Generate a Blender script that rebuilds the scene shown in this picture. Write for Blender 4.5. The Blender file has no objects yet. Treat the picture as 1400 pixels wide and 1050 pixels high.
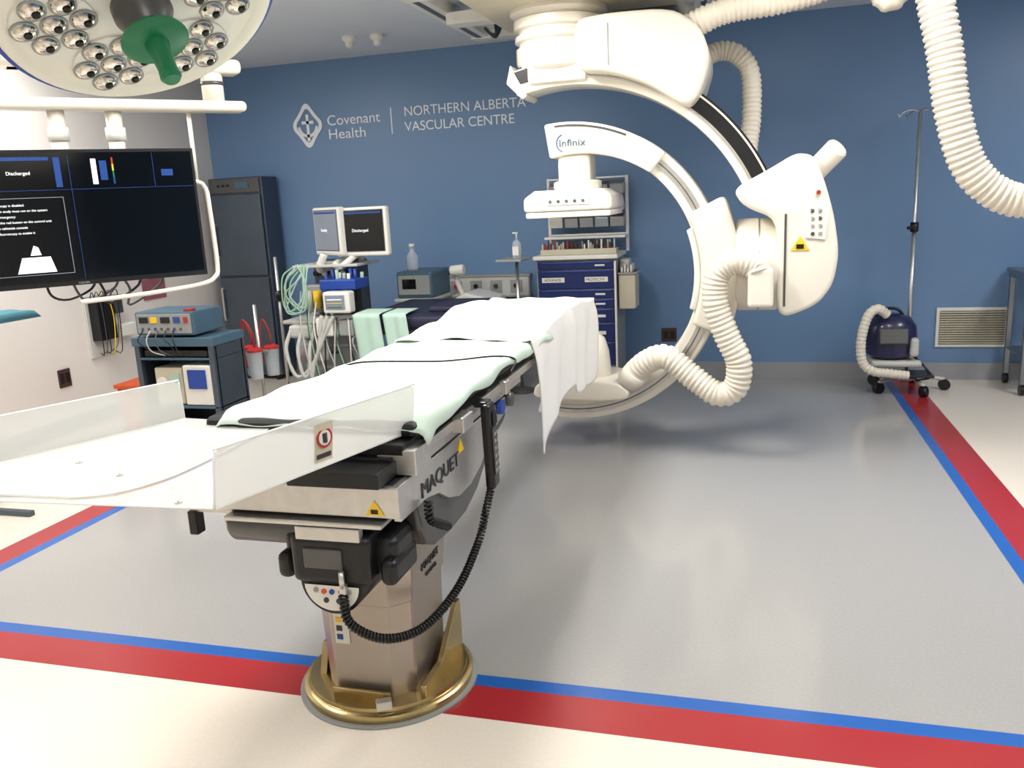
import bpy, bmesh, math, random
from math import sin, cos, pi, radians
from mathutils import Matrix, Vector, Euler
random.seed(7)
scene=bpy.context.scene
try:
    scene.view_settings.view_transform='Standard'
    scene.view_settings.look='None'
except Exception: pass

# ------------------------------------------------------------ materials
def lin(c):
    return tuple(((v/255)/12.92 if v/255<=0.04045 else ((v/255+0.055)/1.055)**2.4) for v in c)
def mat(name,rgb,rough=.5,metal=0.,var=.04,scale=8.,trans=0.,alpha=1.,emit=0.,bump=0.,bscale=60.,coat=0.,ior=1.45):
    m=bpy.data.materials.new(name); m.use_nodes=True
    nt=m.node_tree; b=nt.nodes['Principled BSDF']
    tc=nt.nodes.new('ShaderNodeTexCoord'); n=nt.nodes.new('ShaderNodeTexNoise')
    n.inputs['Scale'].default_value=scale; n.inputs['Detail'].default_value=4
    nt.links.new(tc.outputs['Object'],n.inputs['Vector'])
    r=nt.nodes.new('ShaderNodeValToRGB'); c=lin(rgb)
    r.color_ramp.elements[0].position=.3; r.color_ramp.elements[1].position=.7
    r.color_ramp.elements[0].color=tuple(max(0,v*(1-var)) for v in c)+(1,)
    r.color_ramp.elements[1].color=tuple(min(1,v*(1+var)) for v in c)+(1,)
    nt.links.new(n.outputs['Fac'],r.inputs['Fac']); nt.links.new(r.outputs['Color'],b.inputs['Base Color'])
    b.inputs['Roughness'].default_value=rough; b.inputs['Metallic'].default_value=metal
    b.inputs['IOR'].default_value=ior
    b.inputs['Transmission Weight'].default_value=trans; b.inputs['Alpha'].default_value=alpha
    b.inputs['Coat Weight'].default_value=coat
    b.inputs['Coat Roughness'].default_value=.1
    if emit:
        b.inputs['Emission Color'].default_value=c+(1,); b.inputs['Emission Strength'].default_value=emit
    if bump:
        n2=nt.nodes.new('ShaderNodeTexNoise'); n2.inputs['Scale'].default_value=bscale
        nt.links.new(tc.outputs['Object'],n2.inputs['Vector'])
        bp=nt.nodes.new('ShaderNodeBump'); bp.inputs['Strength'].default_value=bump
        nt.links.new(n2.outputs['Fac'],bp.inputs['Height']); nt.links.new(bp.outputs['Normal'],b.inputs['Normal'])
    return m
M_wall=mat('blue_paint',(104,136,174),.36,var=.02,scale=1.5,bump=.03,bscale=200)
M_white_wall=mat('white_paint',(230,224,218),.5,var=.02,scale=2)
M_ceil=mat('ceiling_paint',(212,218,224),.6,var=.02,scale=2)
M_grey=mat('grey_vinyl',(164,162,160),.24,var=.04,scale=90,coat=.35)
M_cream=mat('cream_vinyl',(232,222,208),.26,var=.03,scale=90,coat=.25)
M_red=mat('red_vinyl',(166,40,46),.28,var=.06,scale=150,coat=.2)
M_blue=mat('blue_vinyl',(34,94,174),.28,var=.05,scale=150,coat=.2)
M_base=mat('cove_base',(150,152,156),.4)
M_wht=mat('white_enamel',(232,226,212),.3,var=.015,scale=3,coat=.3)
M_wht2=mat('white_plastic',(226,224,216),.4,var=.02)
M_offw=mat('machine_grey_white',(196,196,190),.45,var=.03)
M_hose=mat('hose_plastic',(228,220,204),.45,var=.03,scale=20)
M_sil=mat('brushed_steel',(206,204,200),.36,.9,var=.05,scale=30)
M_steel=mat('stainless_grey',(84,94,106),.4,.6,var=.06,scale=5)
M_steel2=mat('table_steel',(140,144,148),.3,.9,var=.06,scale=5)
M_brass=mat('brass',(186,166,120),.26,1.,var=.16,scale=9)
M_col=mat('column_metal',(172,162,152),.34,.8,var=.05,scale=4)
M_dgry=mat('dark_grey',(92,92,92),.32,.5)
M_blk=mat('black_plastic',(22,22,24),.34)
M_pad=mat('black_vinyl_pad',(20,21,24),.5,bump=.05)
M_navy=mat('navy_pad',(26,28,52),.55,bump=.1)
M_mint=mat('mint_drape',(206,224,210),.9,var=.03,scale=5,bump=.4,bscale=9)
M_sheet=mat('white_drape',(234,232,228),.9,var=.01,scale=5,bump=.4,bscale=8)
M_acr=mat('frosted_acrylic',(244,244,240),.08,var=.01,trans=.0,alpha=.56,ior=1.4)
M_acre=mat('acrylic_edge',(246,248,246),.2,var=.01)
M_scr=mat('screen_glass',(4,6,9),.12)
M_scrb=mat('screen_blue',(30,60,120),.3,emit=.4)
M_scrg=mat('screen_grey',(120,128,140),.3,emit=.25)
M_scrw=mat('screen_white',(235,240,245),.3,emit=.6)
M_drawer=mat('navy_drawer',(16,36,92),.35)
M_dblu=mat('royal_blue',(30,66,150),.4)
M_green=mat('green_handle',(20,112,70),.35)
M_tgreen=mat('pale_green_tube',(140,182,150),.4)
M_redp=mat('red_plastic',(170,44,42),.4)
M_or=mat('orange_plastic',(204,86,44),.5)
M_yel=mat('yellow_label',(240,196,40),.5)
M_teal=mat('teal_unit',(70,98,116),.45)
M_cream2=mat('beige_plastic',(200,192,170),.5)
M_pur=mat('purple_navy_plastic',(36,38,74),.3,coat=.3)
M_brn=mat('brown_outlet',(74,46,38),.5)
M_lens=mat('reflector_glass',(205,200,190),.1,1.,var=.5,scale=70)
M_lensd=mat('reflector_core',(30,26,22),.1,.6)
M_letter=mat('white_lettering',(236,240,244),.5,var=.0)
M_txt=mat('dark_lettering',(50,52,56),.5)
M_clear=mat('clear_plastic',(215,222,226),.1,trans=.0,alpha=.4)
M_shelfg=mat('grey_shelf',(150,152,150),.45)
M_pap=mat('paper',(226,224,216),.8)
M_pink=mat('pink_box',(150,90,104),.6)
M_green2=mat('drape_green',(170,196,182),.9,bump=.2,bscale=15)
M_tealc=mat('teal_cloth',(90,150,168),.9,bump=.2,bscale=15)
M_light=mat('light_diffuser',(255,253,246),.5,emit=4.)

# ------------------------------------------------------------ builders
class G:
    """one real object: Empty + parts. world=True -> part coordinates are world coordinates"""
    def __init__(s,name,loc=(0,0,0),rot=None,world=True):
        s.e=bpy.data.objects.new(name,None); s.e.empty_display_size=.1
        bpy.context.collection.objects.link(s.e)
        s.M=Matrix.Translation(Vector(loc))@(rot.to_4x4() if rot is not None else Matrix.Identity(4))
        s.e.matrix_world=s.M; s.inv=s.M.inverted() if world else Matrix.Identity(4)
    def link(s,o):
        bpy.context.collection.objects.link(o); o.parent=s.e; o.matrix_parent_inverse=s.inv; return o
    def mesh(s,n,v,f,m,smooth=False,bevel=0,seg=2,xf=None):
        me=bpy.data.meshes.new(n)
        if xf is not None: v=[tuple(xf@Vector(p)) for p in v]
        me.from_pydata([tuple(p) for p in v],[],f)
        bm=bmesh.new(); bm.from_mesh(me); bmesh.ops.recalc_face_normals(bm,faces=bm.faces); bm.to_mesh(me); bm.free()
        me.materials.append(m)
        if smooth: me.polygons.foreach_set('use_smooth',[True]*len(me.polygons))
        o=bpy.data.objects.new(n,me); s.link(o)
        if bevel:
            b=o.modifiers.new('b','BEVEL'); b.width=bevel; b.segments=seg; b.limit_method='ANGLE'; b.angle_limit=radians(35)
        return o
    def box(s,n,c,d,m,bevel=.004,rot=None,seg=2):
        x,y,z=[k/2 for k in d]
        v=[(-x,-y,-z),(x,-y,-z),(x,y,-z),(-x,y,-z),(-x,-y,z),(x,-y,z),(x,y,z),(-x,y,z)]
        f=[(0,1,2,3),(4,5,6,7),(0,1,5,4),(1,2,6,5),(2,3,7,6),(3,0,4,7)]
        X=Matrix.Translation(Vector(c))@(Euler(rot).to_matrix().to_4x4() if rot else Matrix.Identity(4))
        return s.mesh(n,v,f,m,bevel=min(bevel,min(d)*.45),seg=seg,xf=X)
    def b2(s,n,x0,x1,y0,y1,z0,z1,m,bevel=.004,seg=2):
        return s.box(n,((x0+x1)/2,(y0+y1)/2,(z0+z1)/2),(abs(x1-x0),abs(y1-y0),abs(z1-z0)),m,bevel,seg=seg)
    def cyl(s,n,p,q,r,m,r2=None,seg=24,bevel=0):
        p=Vector(p);q=Vector(q);r2=r if r2 is None else r2
        d=(q-p); L=d.length; R=d.to_track_quat('Z','Y').to_matrix().to_4x4(); X=Matrix.Translation(p)@R
        v=[(r*cos(2*pi*i/seg),r*sin(2*pi*i/seg),0) for i in range(seg)]+[(r2*cos(2*pi*i/seg),r2*sin(2*pi*i/seg),L) for i in range(seg)]
        f=[(i,(i+1)%seg,seg+(i+1)%seg,seg+i) for i in range(seg)]+[tuple(range(seg)),tuple(range(seg,2*seg))]
        o=s.mesh(n,v,f,m,bevel=bevel,xf=X)
        for pl in o.data.polygons: pl.use_smooth=len(pl.vertices)==4
        return o
    def lathe(s,n,prof,m,c=(0,0,0),axis=(0,0,1),seg=40,xs=1,ys=1):
        R=Vector(axis).to_track_quat('Z','Y').to_matrix().to_4x4(); X=Matrix.Translation(Vector(c))@R
        v=[];f=[]
        for r,z in prof:
            for i in range(seg): v.append((r*xs*cos(2*pi*i/seg),r*ys*sin(2*pi*i/seg),z))
        k=len(prof)
        for j in range(k-1):
            for i in range(seg): f.append((j*seg+i,j*seg+(i+1)%seg,(j+1)*seg+(i+1)%seg,(j+1)*seg+i))
        f.append(tuple(range(seg)));f.append(tuple((k-1)*seg+i for i in range(seg)))
        o=s.mesh(n,v,f,m,xf=X,bevel=.0)
        for pl in o.data.polygons: pl.use_smooth=len(pl.vertices)==4
        es=o.modifiers.new('e','EDGE_SPLIT'); es.split_angle=radians(40)
        return o
    def prism(s,n,poly,a0,a1,m,axis='Y',bevel=.01,seg=3):
        k=len(poly)
        def P(u,w,a): return {'Y':(u,a,w),'X':(a,u,w),'Z':(u,w,a)}[axis]
        v=[P(u,w,a0) for u,w in poly]+[P(u,w,a1) for u,w in poly]
        f=[tuple(range(k)),tuple(range(k,2*k))]+[(i,(i+1)%k,k+(i+1)%k,k+i) for i in range(k)]
        return s.mesh(n,v,f,m,bevel=bevel,seg=seg)
    def sprism(s,n,poly,a0,a1,m,axis='Y',bevel=.03,sub=3):
        """prism with a smoothed (Chaikin) outline"""
        P=list(poly)
        for _ in range(sub):
            Q=[]
            for i in range(len(P)):
                a=P[i];b=P[(i+1)%len(P)]
                Q+=[(a[0]*.8+b[0]*.2,a[1]*.8+b[1]*.2),(a[0]*.2+b[0]*.8,a[1]*.2+b[1]*.8)]
            P=Q
        o=s.prism(n,P,a0,a1,m,axis,bevel,4)
        o.data.polygons.foreach_set('use_smooth',[True]*len(o.data.polygons))
        o.modifiers['b'].harden_normals=False
        o.modifiers['b'].angle_limit=radians(60)
        es=o.modifiers.new('e','EDGE_SPLIT'); es.split_angle=radians(45)
        return o
    def arc(s,n,cx,cz,r0,r1,a0,a1,y0,y1,m,N=72,bevel=.0):
        v=[];f=[]
        for i in range(N+1):
            t=i/N; a=radians(a0+(a1-a0)*t)
            ri=r0(t) if callable(r0) else r0; ro=r1(t) if callable(r1) else r1
            for r,y in ((ri,y0),(ro,y0),(ro,y1),(ri,y1)): v.append((cx+r*cos(a),y,cz+r*sin(a)))
        for i in range(N):
            for j in range(4): f.append((i*4+j,i*4+(j+1)%4,(i+1)*4+(j+1)%4,(i+1)*4+j))
        f.append((0,1,2,3)); f.append((N*4,N*4+1,N*4+2,N*4+3))
        o=s.mesh(n,v,f,m,bevel=bevel,seg=3,smooth=True)
        es=o.modifiers.new('e','EDGE_SPLIT'); es.split_angle=radians(30)
        return o
    def tube(s,n,pts,r,m,seg=10,step=.02,ridge=0,period=.03,coil=None,closed=False):
        P=[Vector(p) for p in pts]
        if len(P)==2: P=[P[0],(P[0]+P[1])/2,P[1]]
        Q=[P[0]*2-P[1]]+P+[P[-1]*2-P[-2]]
        path=[]
        for i in range(1,len(Q)-2):
            L=(Q[i+1]-Q[i]).length; k=max(2,int(L/step))
            for j in range(k):
                t=j/k;a,b,c,d=Q[i-1],Q[i],Q[i+1],Q[i+2]
                path.append(.5*((2*b)+(-a+c)*t+(2*a-5*b+4*c-d)*t*t+(-a+3*b-3*c+d)*t**3))
        path.append(P[-1])
        def frames(path):
            T=[(path[min(i+1,len(path)-1)]-path[max(i-1,0)]).normalized() for i in range(len(path))]
            N=T[0].orthogonal().normalized(); out=[]
            for t in T:
                N=(N-t*N.dot(t)); N=N.normalized() if N.length>1e-6 else t.orthogonal().normalized()
                out.append((N.copy(),t.cross(N)))
            return out
        if coil:
            cr,pitch=coil; fr=frames(path); s_=0; new=[]
            for i in range(len(path)-1):
                L=(path[i+1]-path[i]).length; k=max(1,int(L/(pitch/8)))
                for j in range(k):
                    u=j/k; a=2*pi*(s_+L*u)/pitch
                    p=path[i].lerp(path[i+1],u); nn=fr[i][0].lerp(fr[i+1][0],u);bb=fr[i][1].lerp(fr[i+1][1],u)
                    new.append(p+nn*cr*cos(a)+bb*cr*sin(a))
                s_+=L
            path=new
        fr=frames(path); v=[];f=[];d=0
        for i,p in enumerate(path):
            if i: d+=(p-path[i-1]).length
            rr=r*(1+ridge*(1 if (d/period)%1<.55 else -1)) if ridge else r
            for k in range(seg):
                a=2*pi*k/seg; v.append(p+(fr[i][0]*cos(a)+fr[i][1]*sin(a))*rr)
        for i in range(len(path)-1):
            for k in range(seg): f.append((i*seg+k,i*seg+(k+1)%seg,(i+1)*seg+(k+1)%seg,(i+1)*seg+k))
        f.append(tuple(range(seg)));f.append(tuple((len(path)-1)*seg+k for k in range(seg)))
        return s.mesh(n,v,f,m,smooth=True)
    def hose(s,n,pts,r,m=None):
        return s.tube(n,pts,r,m or M_hose,seg=18,step=.0065,ridge=.055,period=.030)
    def text(s,n,txt,loc,size,m,X=(1,0,0),Z=(0,0,1),align='LEFT',ext=.002,spacing=1.,width=None):
        cu=bpy.data.curves.new(n,'FONT'); cu.body=txt; cu.size=size; cu.extrude=ext; cu.align_x=align; cu.space_character=spacing
        o=bpy.data.objects.new(n,cu); bpy.context.collection.objects.link(o)
        dg=bpy.context.evaluated_depsgraph_get(); dg.update()
        me=bpy.data.meshes.new_from_object(o.evaluated_get(dg)); bpy.data.objects.remove(o)
        X=Vector(X).normalized();Z=Vector(Z).normalized();N=X.cross(Z)
        sx=1
        if width and len(me.vertices):
            xs=[v.co.x for v in me.vertices]; sx=width/(max(xs)-min(xs))
        for v in me.vertices: v.co=Vector(loc)+X*v.co.x*sx+Z*v.co.y+N*v.co.z
        me.materials.clear(); me.materials.append(m)
        o=bpy.data.objects.new(n,me); return s.link(o)
    def cloth(s,n,fn,nu,nv,m,thick=.004):
        v=[];f=[]
        for i in range(nu+1):
            for j in range(nv+1): v.append(fn(i/nu,j/nv))
        for i in range(nu):
            for j in range(nv):
                a=i*(nv+1)+j; f.append((a,a+1,a+nv+2,a+nv+1))
        o=s.mesh(n,v,f,m,smooth=True)
        so=o.modifiers.new('s','SOLIDIFY'); so.thickness=thick; so.offset=0
        return o

# ------------------------------------------------------------ room
YB=7.38; XL=-5.07; XR=4.3; YF=-2.0; ZC=2.93
def slab(name,x0,x1,y0,y1,z0,z1,m):
    me=bpy.data.meshes.new(name); bm=bmesh.new(); bmesh.ops.create_cube(bm,size=1)
    for v in bm.verts: v.co=Vector((x0 if v.co.x<0 else x1,y0 if v.co.y<0 else y1,z0 if v.co.z<0 else z1))
    bm.to_mesh(me);bm.free(); me.materials.append(m)
    o=bpy.data.objects.new(name,me); bpy.context.collection.objects.link(o); return o
slab('wall_back',XL-.1,XR+.1,YB,YB+.1,0,ZC,M_wall)
slab('wall_left',XL-.1,XL,YF,YB,0,ZC,M_white_wall)
slab('wall_right',XR,XR+.1,YF,YB,0,ZC,M_wall)
slab('wall_front',XL-.1,XR+.1,YF-.1,YF,0,ZC,M_white_wall)
slab('ceiling',XL-.1,XR+.1,YF-.1,YB+.1,ZC,ZC+.1,M_ceil)
slab('baseboard_back',XL,XR,YB-.012,YB,0,.14,M_base)
slab('baseboard_left',XL,XL+.012,YF,YB-.012,0,.12,M_base)
slab('baseboard_right',XR-.012,XR,YF,YB-.012,0,.14,M_base)
xs=[XL-.1,-3.63,-3.47,-3.40,1.069,1.13,1.31,XR+.1]; ys=[YF-.1,2.24,2.415,2.48,YB+.1]
me=bpy.data.meshes.new('floor'); v=[(x,y,0) for y in ys for x in xs]; f=[];mi=[]
for j in range(len(ys)-1):
    for i in range(len(xs)-1):
        a=j*len(xs)+i; f.append((a,a+1,a+len(xs)+1,a+len(xs))); cx=(xs[i]+xs[i+1])/2; cy=(ys[j]+ys[j+1])/2
        mi.append(0 if (-3.4<cx<1.069 and cy>2.48) else 1 if (-3.47<cx<1.13 and cy>2.415) else 2 if (-3.63<cx<1.31 and cy>2.24) else 3)
me.from_pydata(v,[],f)
for m_ in (M_grey,M_blue,M_red,M_cream): me.materials.append(m_)
for p,k in zip(me.polygons,mi): p.material_index=k
fo=bpy.data.objects.new('floor',me); bpy.context.collection.objects.link(fo)

# ceiling light panels (troffers)
def troffer(x,y,p,sx=.6,sy=1.2):
    g=G('ceiling_light_panel',(x,y,ZC))
    for n,a in (('frame_l',-1),('frame_r',1)): g.b2(n,x+a*sx/2-.02,x+a*sx/2+.02,y-sy/2-.02,y+sy/2+.02,ZC-.03,ZC,M_wht2)
    for n,a in (('frame_n',-1),('frame_f',1)): g.b2(n,x-sx/2,x+sx/2,y+a*sy/2-.02,y+a*sy/2+.02,ZC-.03,ZC,M_wht2)
    g.b2('diffuser',x-sx/2,x+sx/2,y-sy/2,y+sy/2,ZC-.015,ZC-.003,M_light,0)
    l=bpy.data.lights.new('lamp','AREA'); l.shape='RECTANGLE'; l.size=sx*.95; l.size_y=sy*.95; l.energy=p; l.color=(1,.975,.94)
    o=bpy.data.objects.new('lamp',l); o.location=(x,y,ZC-.04); g.link(o)
for x,y,p in ((-1.55,3.9,78),(-2.6,.9,26),(-.2,.3,18),(.6,4.0,38),(2.6,1.5,32),(2.9,4.8,48),(-3.4,2.6,28),(-4.4,4.4,38)):
    troffer(x,y,p)

# ------------------------------------------------------------ wall sign
g=G('wall_sign_lettering',(-3,YB,2.35))
y=YB-.004
g.text('line_northern','NORTHERN ALBERTA',(-3.02,y,2.386),.118,M_letter,width=1.13)
g.text('line_vascular','VASCULAR CENTRE',(-3.02,y,2.255),.118,M_letter,width=1.03)
g.text('word_covenant','Covenant',(-3.79,y,2.357),.128,M_letter,width=.53)
g.text('word_health','Health',(-3.79,y,2.235),.128,M_letter,width=.37)
g.b2('divider',-3.15,-3.14,YB-.006,YB,2.24,2.47,M_letter,0)
cx,cz=-3.99,2.37
def emb(R):
    pts=[]
    for i in range(64):
        a=2*pi*i/64; rr=R*(.78+.22*abs(cos(2*a))**3)
        pts.append((rr*cos(a)*.76,rr*sin(a)))
    return pts
def ring2d(g,n,A,B,m,y0,y1):
    k=len(A); v=[(cx+p[0],y0,cz+p[1]) for p in A]+[(cx+p[0],y0,cz+p[1]) for p in B]
    f=[(i,(i+1)%k,k+(i+1)%k,k+i) for i in range(k)]
    o=g.mesh(n,v,f,m); s=o.modifiers.new('s','SOLIDIFY'); s.thickness=.004
ring2d(g,'emblem_frame',emb(.198),emb(.150),M_letter,YB-.005,YB)
g.b2('emblem_cross_v',cx-.013,cx+.013,YB-.007,YB,cz-.14,cz+.10,M_letter,0)
g.b2('emblem_cross_h',cx-.06,cx+.06,YB-.007,YB,cz+.015,cz+.042,M_letter,0)
g.arc('emblem_bowl',cx,cz-.0,.080,.105,185,355,YB-.007,YB,M_letter,N=24)

# vent
g=G('wall_vent',(1.71,YB,.43))
g.b2('frame',1.45,1.97,YB-.02,YB,.27,.59,M_wht2)
g.b2('recess',1.475,1.945,YB-.024,YB-.018,.295,.565,M_dgry,0)
for i in range(14):
    g.box('louver_%d'%(i+1),(1.71,YB-.03,.307+i*.019),(.47,.013,.006),M_cream2,.001,rot=(.5,0,0))
g=G('wall_outlet',(-.674,YB,.38))
g.b2('plate',-.74,-.61,YB-.01,YB,.32,.44,M_brn)
for i in (0,1): g.b2('socket_%d'%(i+1),-.72+i*.055,-.68+i*.055,YB-.014,YB-.008,.345,.415,M_blk)
g=G('wall_outlet',(XL,5.15,.44))
g.b2('plate',XL,XL+.01,5.09,5.21,.36,.50,M_brn)
for i in (0,1): g.b2('socket_%d'%(i+1),XL+.008,XL+.014,5.105+i*.055,5.14+i*.055,.39,.47,M_blk)

for x,yy in ((-3.085,6.51),(-2.86,6.54)):
    g=G('ceiling_smoke_detector',(x,yy,ZC))
    g.lathe('body',[(.055,0),(.06,-.02),(.045,-.035),(.03,-.05),(.03,-.075),(.012,-.09)],M_wht2,(x,yy,ZC))

# ------------------------------------------------------------ operating table
tx=-1.21; cxp,cyp=-1.19,2.41
g=G('operating_table',(cxp,cyp,0))
g.lathe('caulk_ring',[(.305,0),(.305,.006),(.28,.008)],M_shelfg,(cxp,cyp,0),seg=64)
g.lathe('base_disk',[(.288,.004),(.29,.03),(.283,.036),(.27,.038),(.268,.05),(.20,.052),(.02,.052)],M_brass,(cxp,cyp,0),seg=72)
def octo(hx,hy,c): return [(-hx,-hy+c),(-hx+c,-hy),(hx-c,-hy),(hx,-hy+c),(hx,hy-c),(hx-c,hy),(-hx+c,hy),(-hx,hy-c)]
v=[];
for z,hx,hy in ((.045,.155,.19),(.10,.158,.19),(.36,.165,.195),(.60,.18,.21)):
    v+=[(cxp+a,cyp+b,z) for a,b in octo(hx,hy,.06)]
f=[tuple(range(8)),tuple(range(24,32))]+[(j*8+i,j*8+(i+1)%8,(j+1)*8+(i+1)%8,(j+1)*8+i) for j in range(3) for i in range(8)]
g.mesh('column',v,f,M_col,bevel=.006)
v=[]
for z,hx,hy in ((.37,.171,.201),(.60,.186,.218)):
    v+=[(cxp+a,cyp+b,z) for a,b in octo(hx,hy,.06)]
g.mesh('column_sleeve',v,[tuple(range(8)),tuple(range(8,16))]+[(i,(i+1)%8,8+(i+1)%8,8+i) for i in range(8)],M_col,bevel=.004)
g.prism('base_fin_r',[(2.24,.04),(2.60,.04),(2.60,.22),(2.57,.22),(2.40,.09),(2.24,.09)],-1.005,-.985,M_brass,'X',.003)
g.prism('base_fin_l',[(2.30,.04),(2.50,.04),(2.50,.15),(2.34,.15)],-1.40,-1.375,M_brass,'X',.003)
g.box('base_bracket',(-1.19,2.195,.065),(.20,.012,.035),M_brass,.003)
g.box('base_clip',(-1.10,2.165,.06),(.05,.03,.03),M_sil,.003,rot=(0,0,.5))
# cradle & body
g.prism('cradle',[(2.18,.76),(2.20,.64),(2.24,.58),(2.32,.545),(2.45,.535),(2.62,.54),(2.76,.58),(2.88,.65),(2.98,.70),(3.12,.73),(3.25,.80),(3.25,.84),(2.18,.84)],-1.46,-.945,M_dgry,'X',.012)
panel=[(2.02,.742),(2.22,.74),(2.32,.72),(2.40,.675),(2.50,.645),(2.62,.645),(2.74,.675),(2.85,.73),(2.98,.77),(3.15,.79),(3.15,.845),(2.02,.845)]
g.prism('body_side_panel',panel,-.945,-.922,M_sil,'X',.003)
g.prism('body_side_panel_l',panel,-1.485,-1.46,M_sil,'X',.003)
g.b2('body_core',-1.46,-.945,2.03,3.15,.75,.84,M_dgry)
g.b2('body_front_plate',-1.49,-.92,2.005,2.03,.755,.845,M_sil)
g.b2('body_lower_plate',-1.47,-.97,1.985,2.20,.728,.742,M_sil)
g.text('maquet_lettering','MAQUET',(-.9205,2.17,.755),.066,M_txt,X=(0,1,0),width=.33)
g.text('column_lettering','MAQUET',(cxp+.178,2.34,.44),.035,M_txt,X=(0,1,0),width=.15)
g.text('column_lettering_small','MAGNUS',(cxp+.176,2.38,.405),.018,M_txt,X=(0,1,0),width=.09)
g.prism('warning_label',[(2.50,.79),(2.56,.79),(2.53,.835)],-.9215,-.919,M_yel,'X',0)
g.prism('warning_label_front',[(-1.02,.765),(-.965,.765),(-.9925,.808)],2.001,2.004,M_yel,'Y',0)
g.b2('warning_label_icon',-1.003,-.982,1.999,2.002,.770,.782,M_blk,0)
g.b2('slide_block',-1.42,-.97,2.08,3.7,.845,.905,M_blk)
g.b2('slide_block_near',-1.24,-.96,1.97,2.12,.85,.895,M_blk)
g.b2('top_frame',-1.50,-.935,2.10,4.86,.905,.94,M_blk)
for nme,x in (('side_rail_r',-.905),('side_rail_l',-1.53)):
    g.b2(nme,x-.006,x+.006,2.16,3.60,.895,.925,M_sil,.002)
    for i in range(5): g.b2(nme+'_spacer_%d'%i,x-(.012 if x>-1 else -.012)-.01,x-(.012 if x>-1 else -.012)+.01,2.25+i*.31,2.28+i*.31,.9,.92,M_sil,.001)
g.b2('end_bracket',-1.02,-.90,2.10,2.22,.85,.925,M_sil)
g.b2('frame_side_plate',-.935,-.915,2.12,3.3,.86,.89,M_sil,.002)
g.b2('rail_clamp',-.905,-.865,2.42,2.52,.885,.935,M_sil)
g.b2('rail_clamp_small',-.905,-.875,2.95,3.0,.885,.935,M_sil)
for i in range(2): g.cyl('side_knob_%d'%i,(-.935,2.98+i*.13,.83),(-.90,2.98+i*.13,.83),.028,(M_dblu,M_dgry)[i])
g.box('mattress',(tx-.01,3.51,.962),(.60,2.70,.045),M_pad,.02,seg=3)
g.box('mattress_end_pad',(-1.48,2.28,.962),(.32,.20,.045),M_pad,.02,seg=3)
# motor / control block
g.b2('drive_box',-1.27,-1.02,1.99,2.20,.545,.70,M_blk,.025,4)
g.b2('drive_box_flange',-1.325,-.965,2.05,2.21,.55,.68,M_blk,.03,4)
g.b2('drive_box_ear_l',-1.335,-1.285,2.02,2.20,.54,.62,M_blk,.02,3); g.b2('drive_box_ear_r',-1.005,-.955,2.02,2.20,.54,.62,M_blk,.02,3)
g.box('drive_box_recess',(-1.16,1.988,.63),(.12,.01,.06),M_dgry,.003)
g.cyl('drive_shaft',(-1.52,2.12,.675),(-1.18,2.12,.675),.06,M_dgry,bevel=.01)
g.cyl('drive_shaft_cap',(-1.53,2.12,.675),(-1.50,2.12,.675),.045,M_sil)
g.box('drive_bracket',(-1.14,2.0,.705),(.20,.03,.04),M_sil)
g.cyl('control_pod',(-1.145,2.0,.555),(-1.145,2.19,.555),.10,M_blk,seg=40)
v=[(-1.145+.086*cos(a),1.994,.545+.078*sin(a)) for a in [pi+pi*i/20 for i in range(21)]]
g.mesh('control_pod_label',v,[tuple(range(21))],M_wht2)
g.cyl('control_lever',(-1.10,1.975,.55),(-1.10,1.975,.60),.008,M_sil); g.box('control_lever_box',(-1.10,1.98,.545),(.02,.02,.03),M_sil)
for i,(dx,dz,mm) in enumerate(((-.05,-.015,M_shelfg),(-.025,-.018,M_or),(.0,-.018,M_dblu),(.03,-.015,M_redp),(.055,-.015,M_shelfg),(-.02,-.045,M_txt),(.02,-.045,M_txt))):
    g.cyl('icon_%d'%i,(-1.145+dx,1.990,.545+dz),(-1.145+dx,1.995,.545+dz),.008,mm,seg=12)
g.b2('side_catch',-1.62,-1.59,2.02,2.06,.66,.735,M_blk)
g.b2('side_catch_arm',-1.62,-1.47,2.03,2.06,.73,.75,M_sil)
g.b2('column_label',-1.275,-1.225,cyp-.198,cyp-.193,.23,.34,M_wht2,0)
for i in range(3): g.b2('column_label_icon_%d'%i,-1.267,-1.247,cyp-.2,cyp-.197,.245+i*.03,.263+i*.03,(M_dblu,M_txt,M_yel)[i],0)
# handset + coiled cord
g.box('handset',(-.858,2.66,.775),(.035,.075,.31),M_blk,.014,seg=3,rot=(.06,0,0))
g.box('handset_keypad',(-.838,2.66,.76),(.004,.05,.17),M_dgry,.001,rot=(.06,0,0))
g.box('handset_display',(-.837,2.66,.875),(.004,.045,.05),M_scr,.001,rot=(.06,0,0))
for i in range(6):
    for j in range(2): g.box('handset_key_%d_%d'%(i,j),(-.835,2.648+j*.026,.69+i*.026),(.004,.014,.012),M_shelfg,.001)
g.box('handset_hook',(-.88,2.66,.925),(.05,.06,.02),M_blk)
g.tube('handset_cord',[(-.86,2.645,.62),(-.865,2.59,.56),(-.88,2.54,.47),(-.90,2.36,.38),(-.95,2.18,.335),(-1.02,2.05,.36),(-1.09,1.98,.44),(-1.10,1.975,.53)],.0045,M_blk,seg=6,coil=(.011,.012))
g.tube('second_cord',[(-.90,2.17,.75),(-.895,2.16,.70),(-.89,2.22,.66),(-.895,2.30,.62)],.0045,M_blk,seg=6,coil=(.011,.012))
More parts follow.
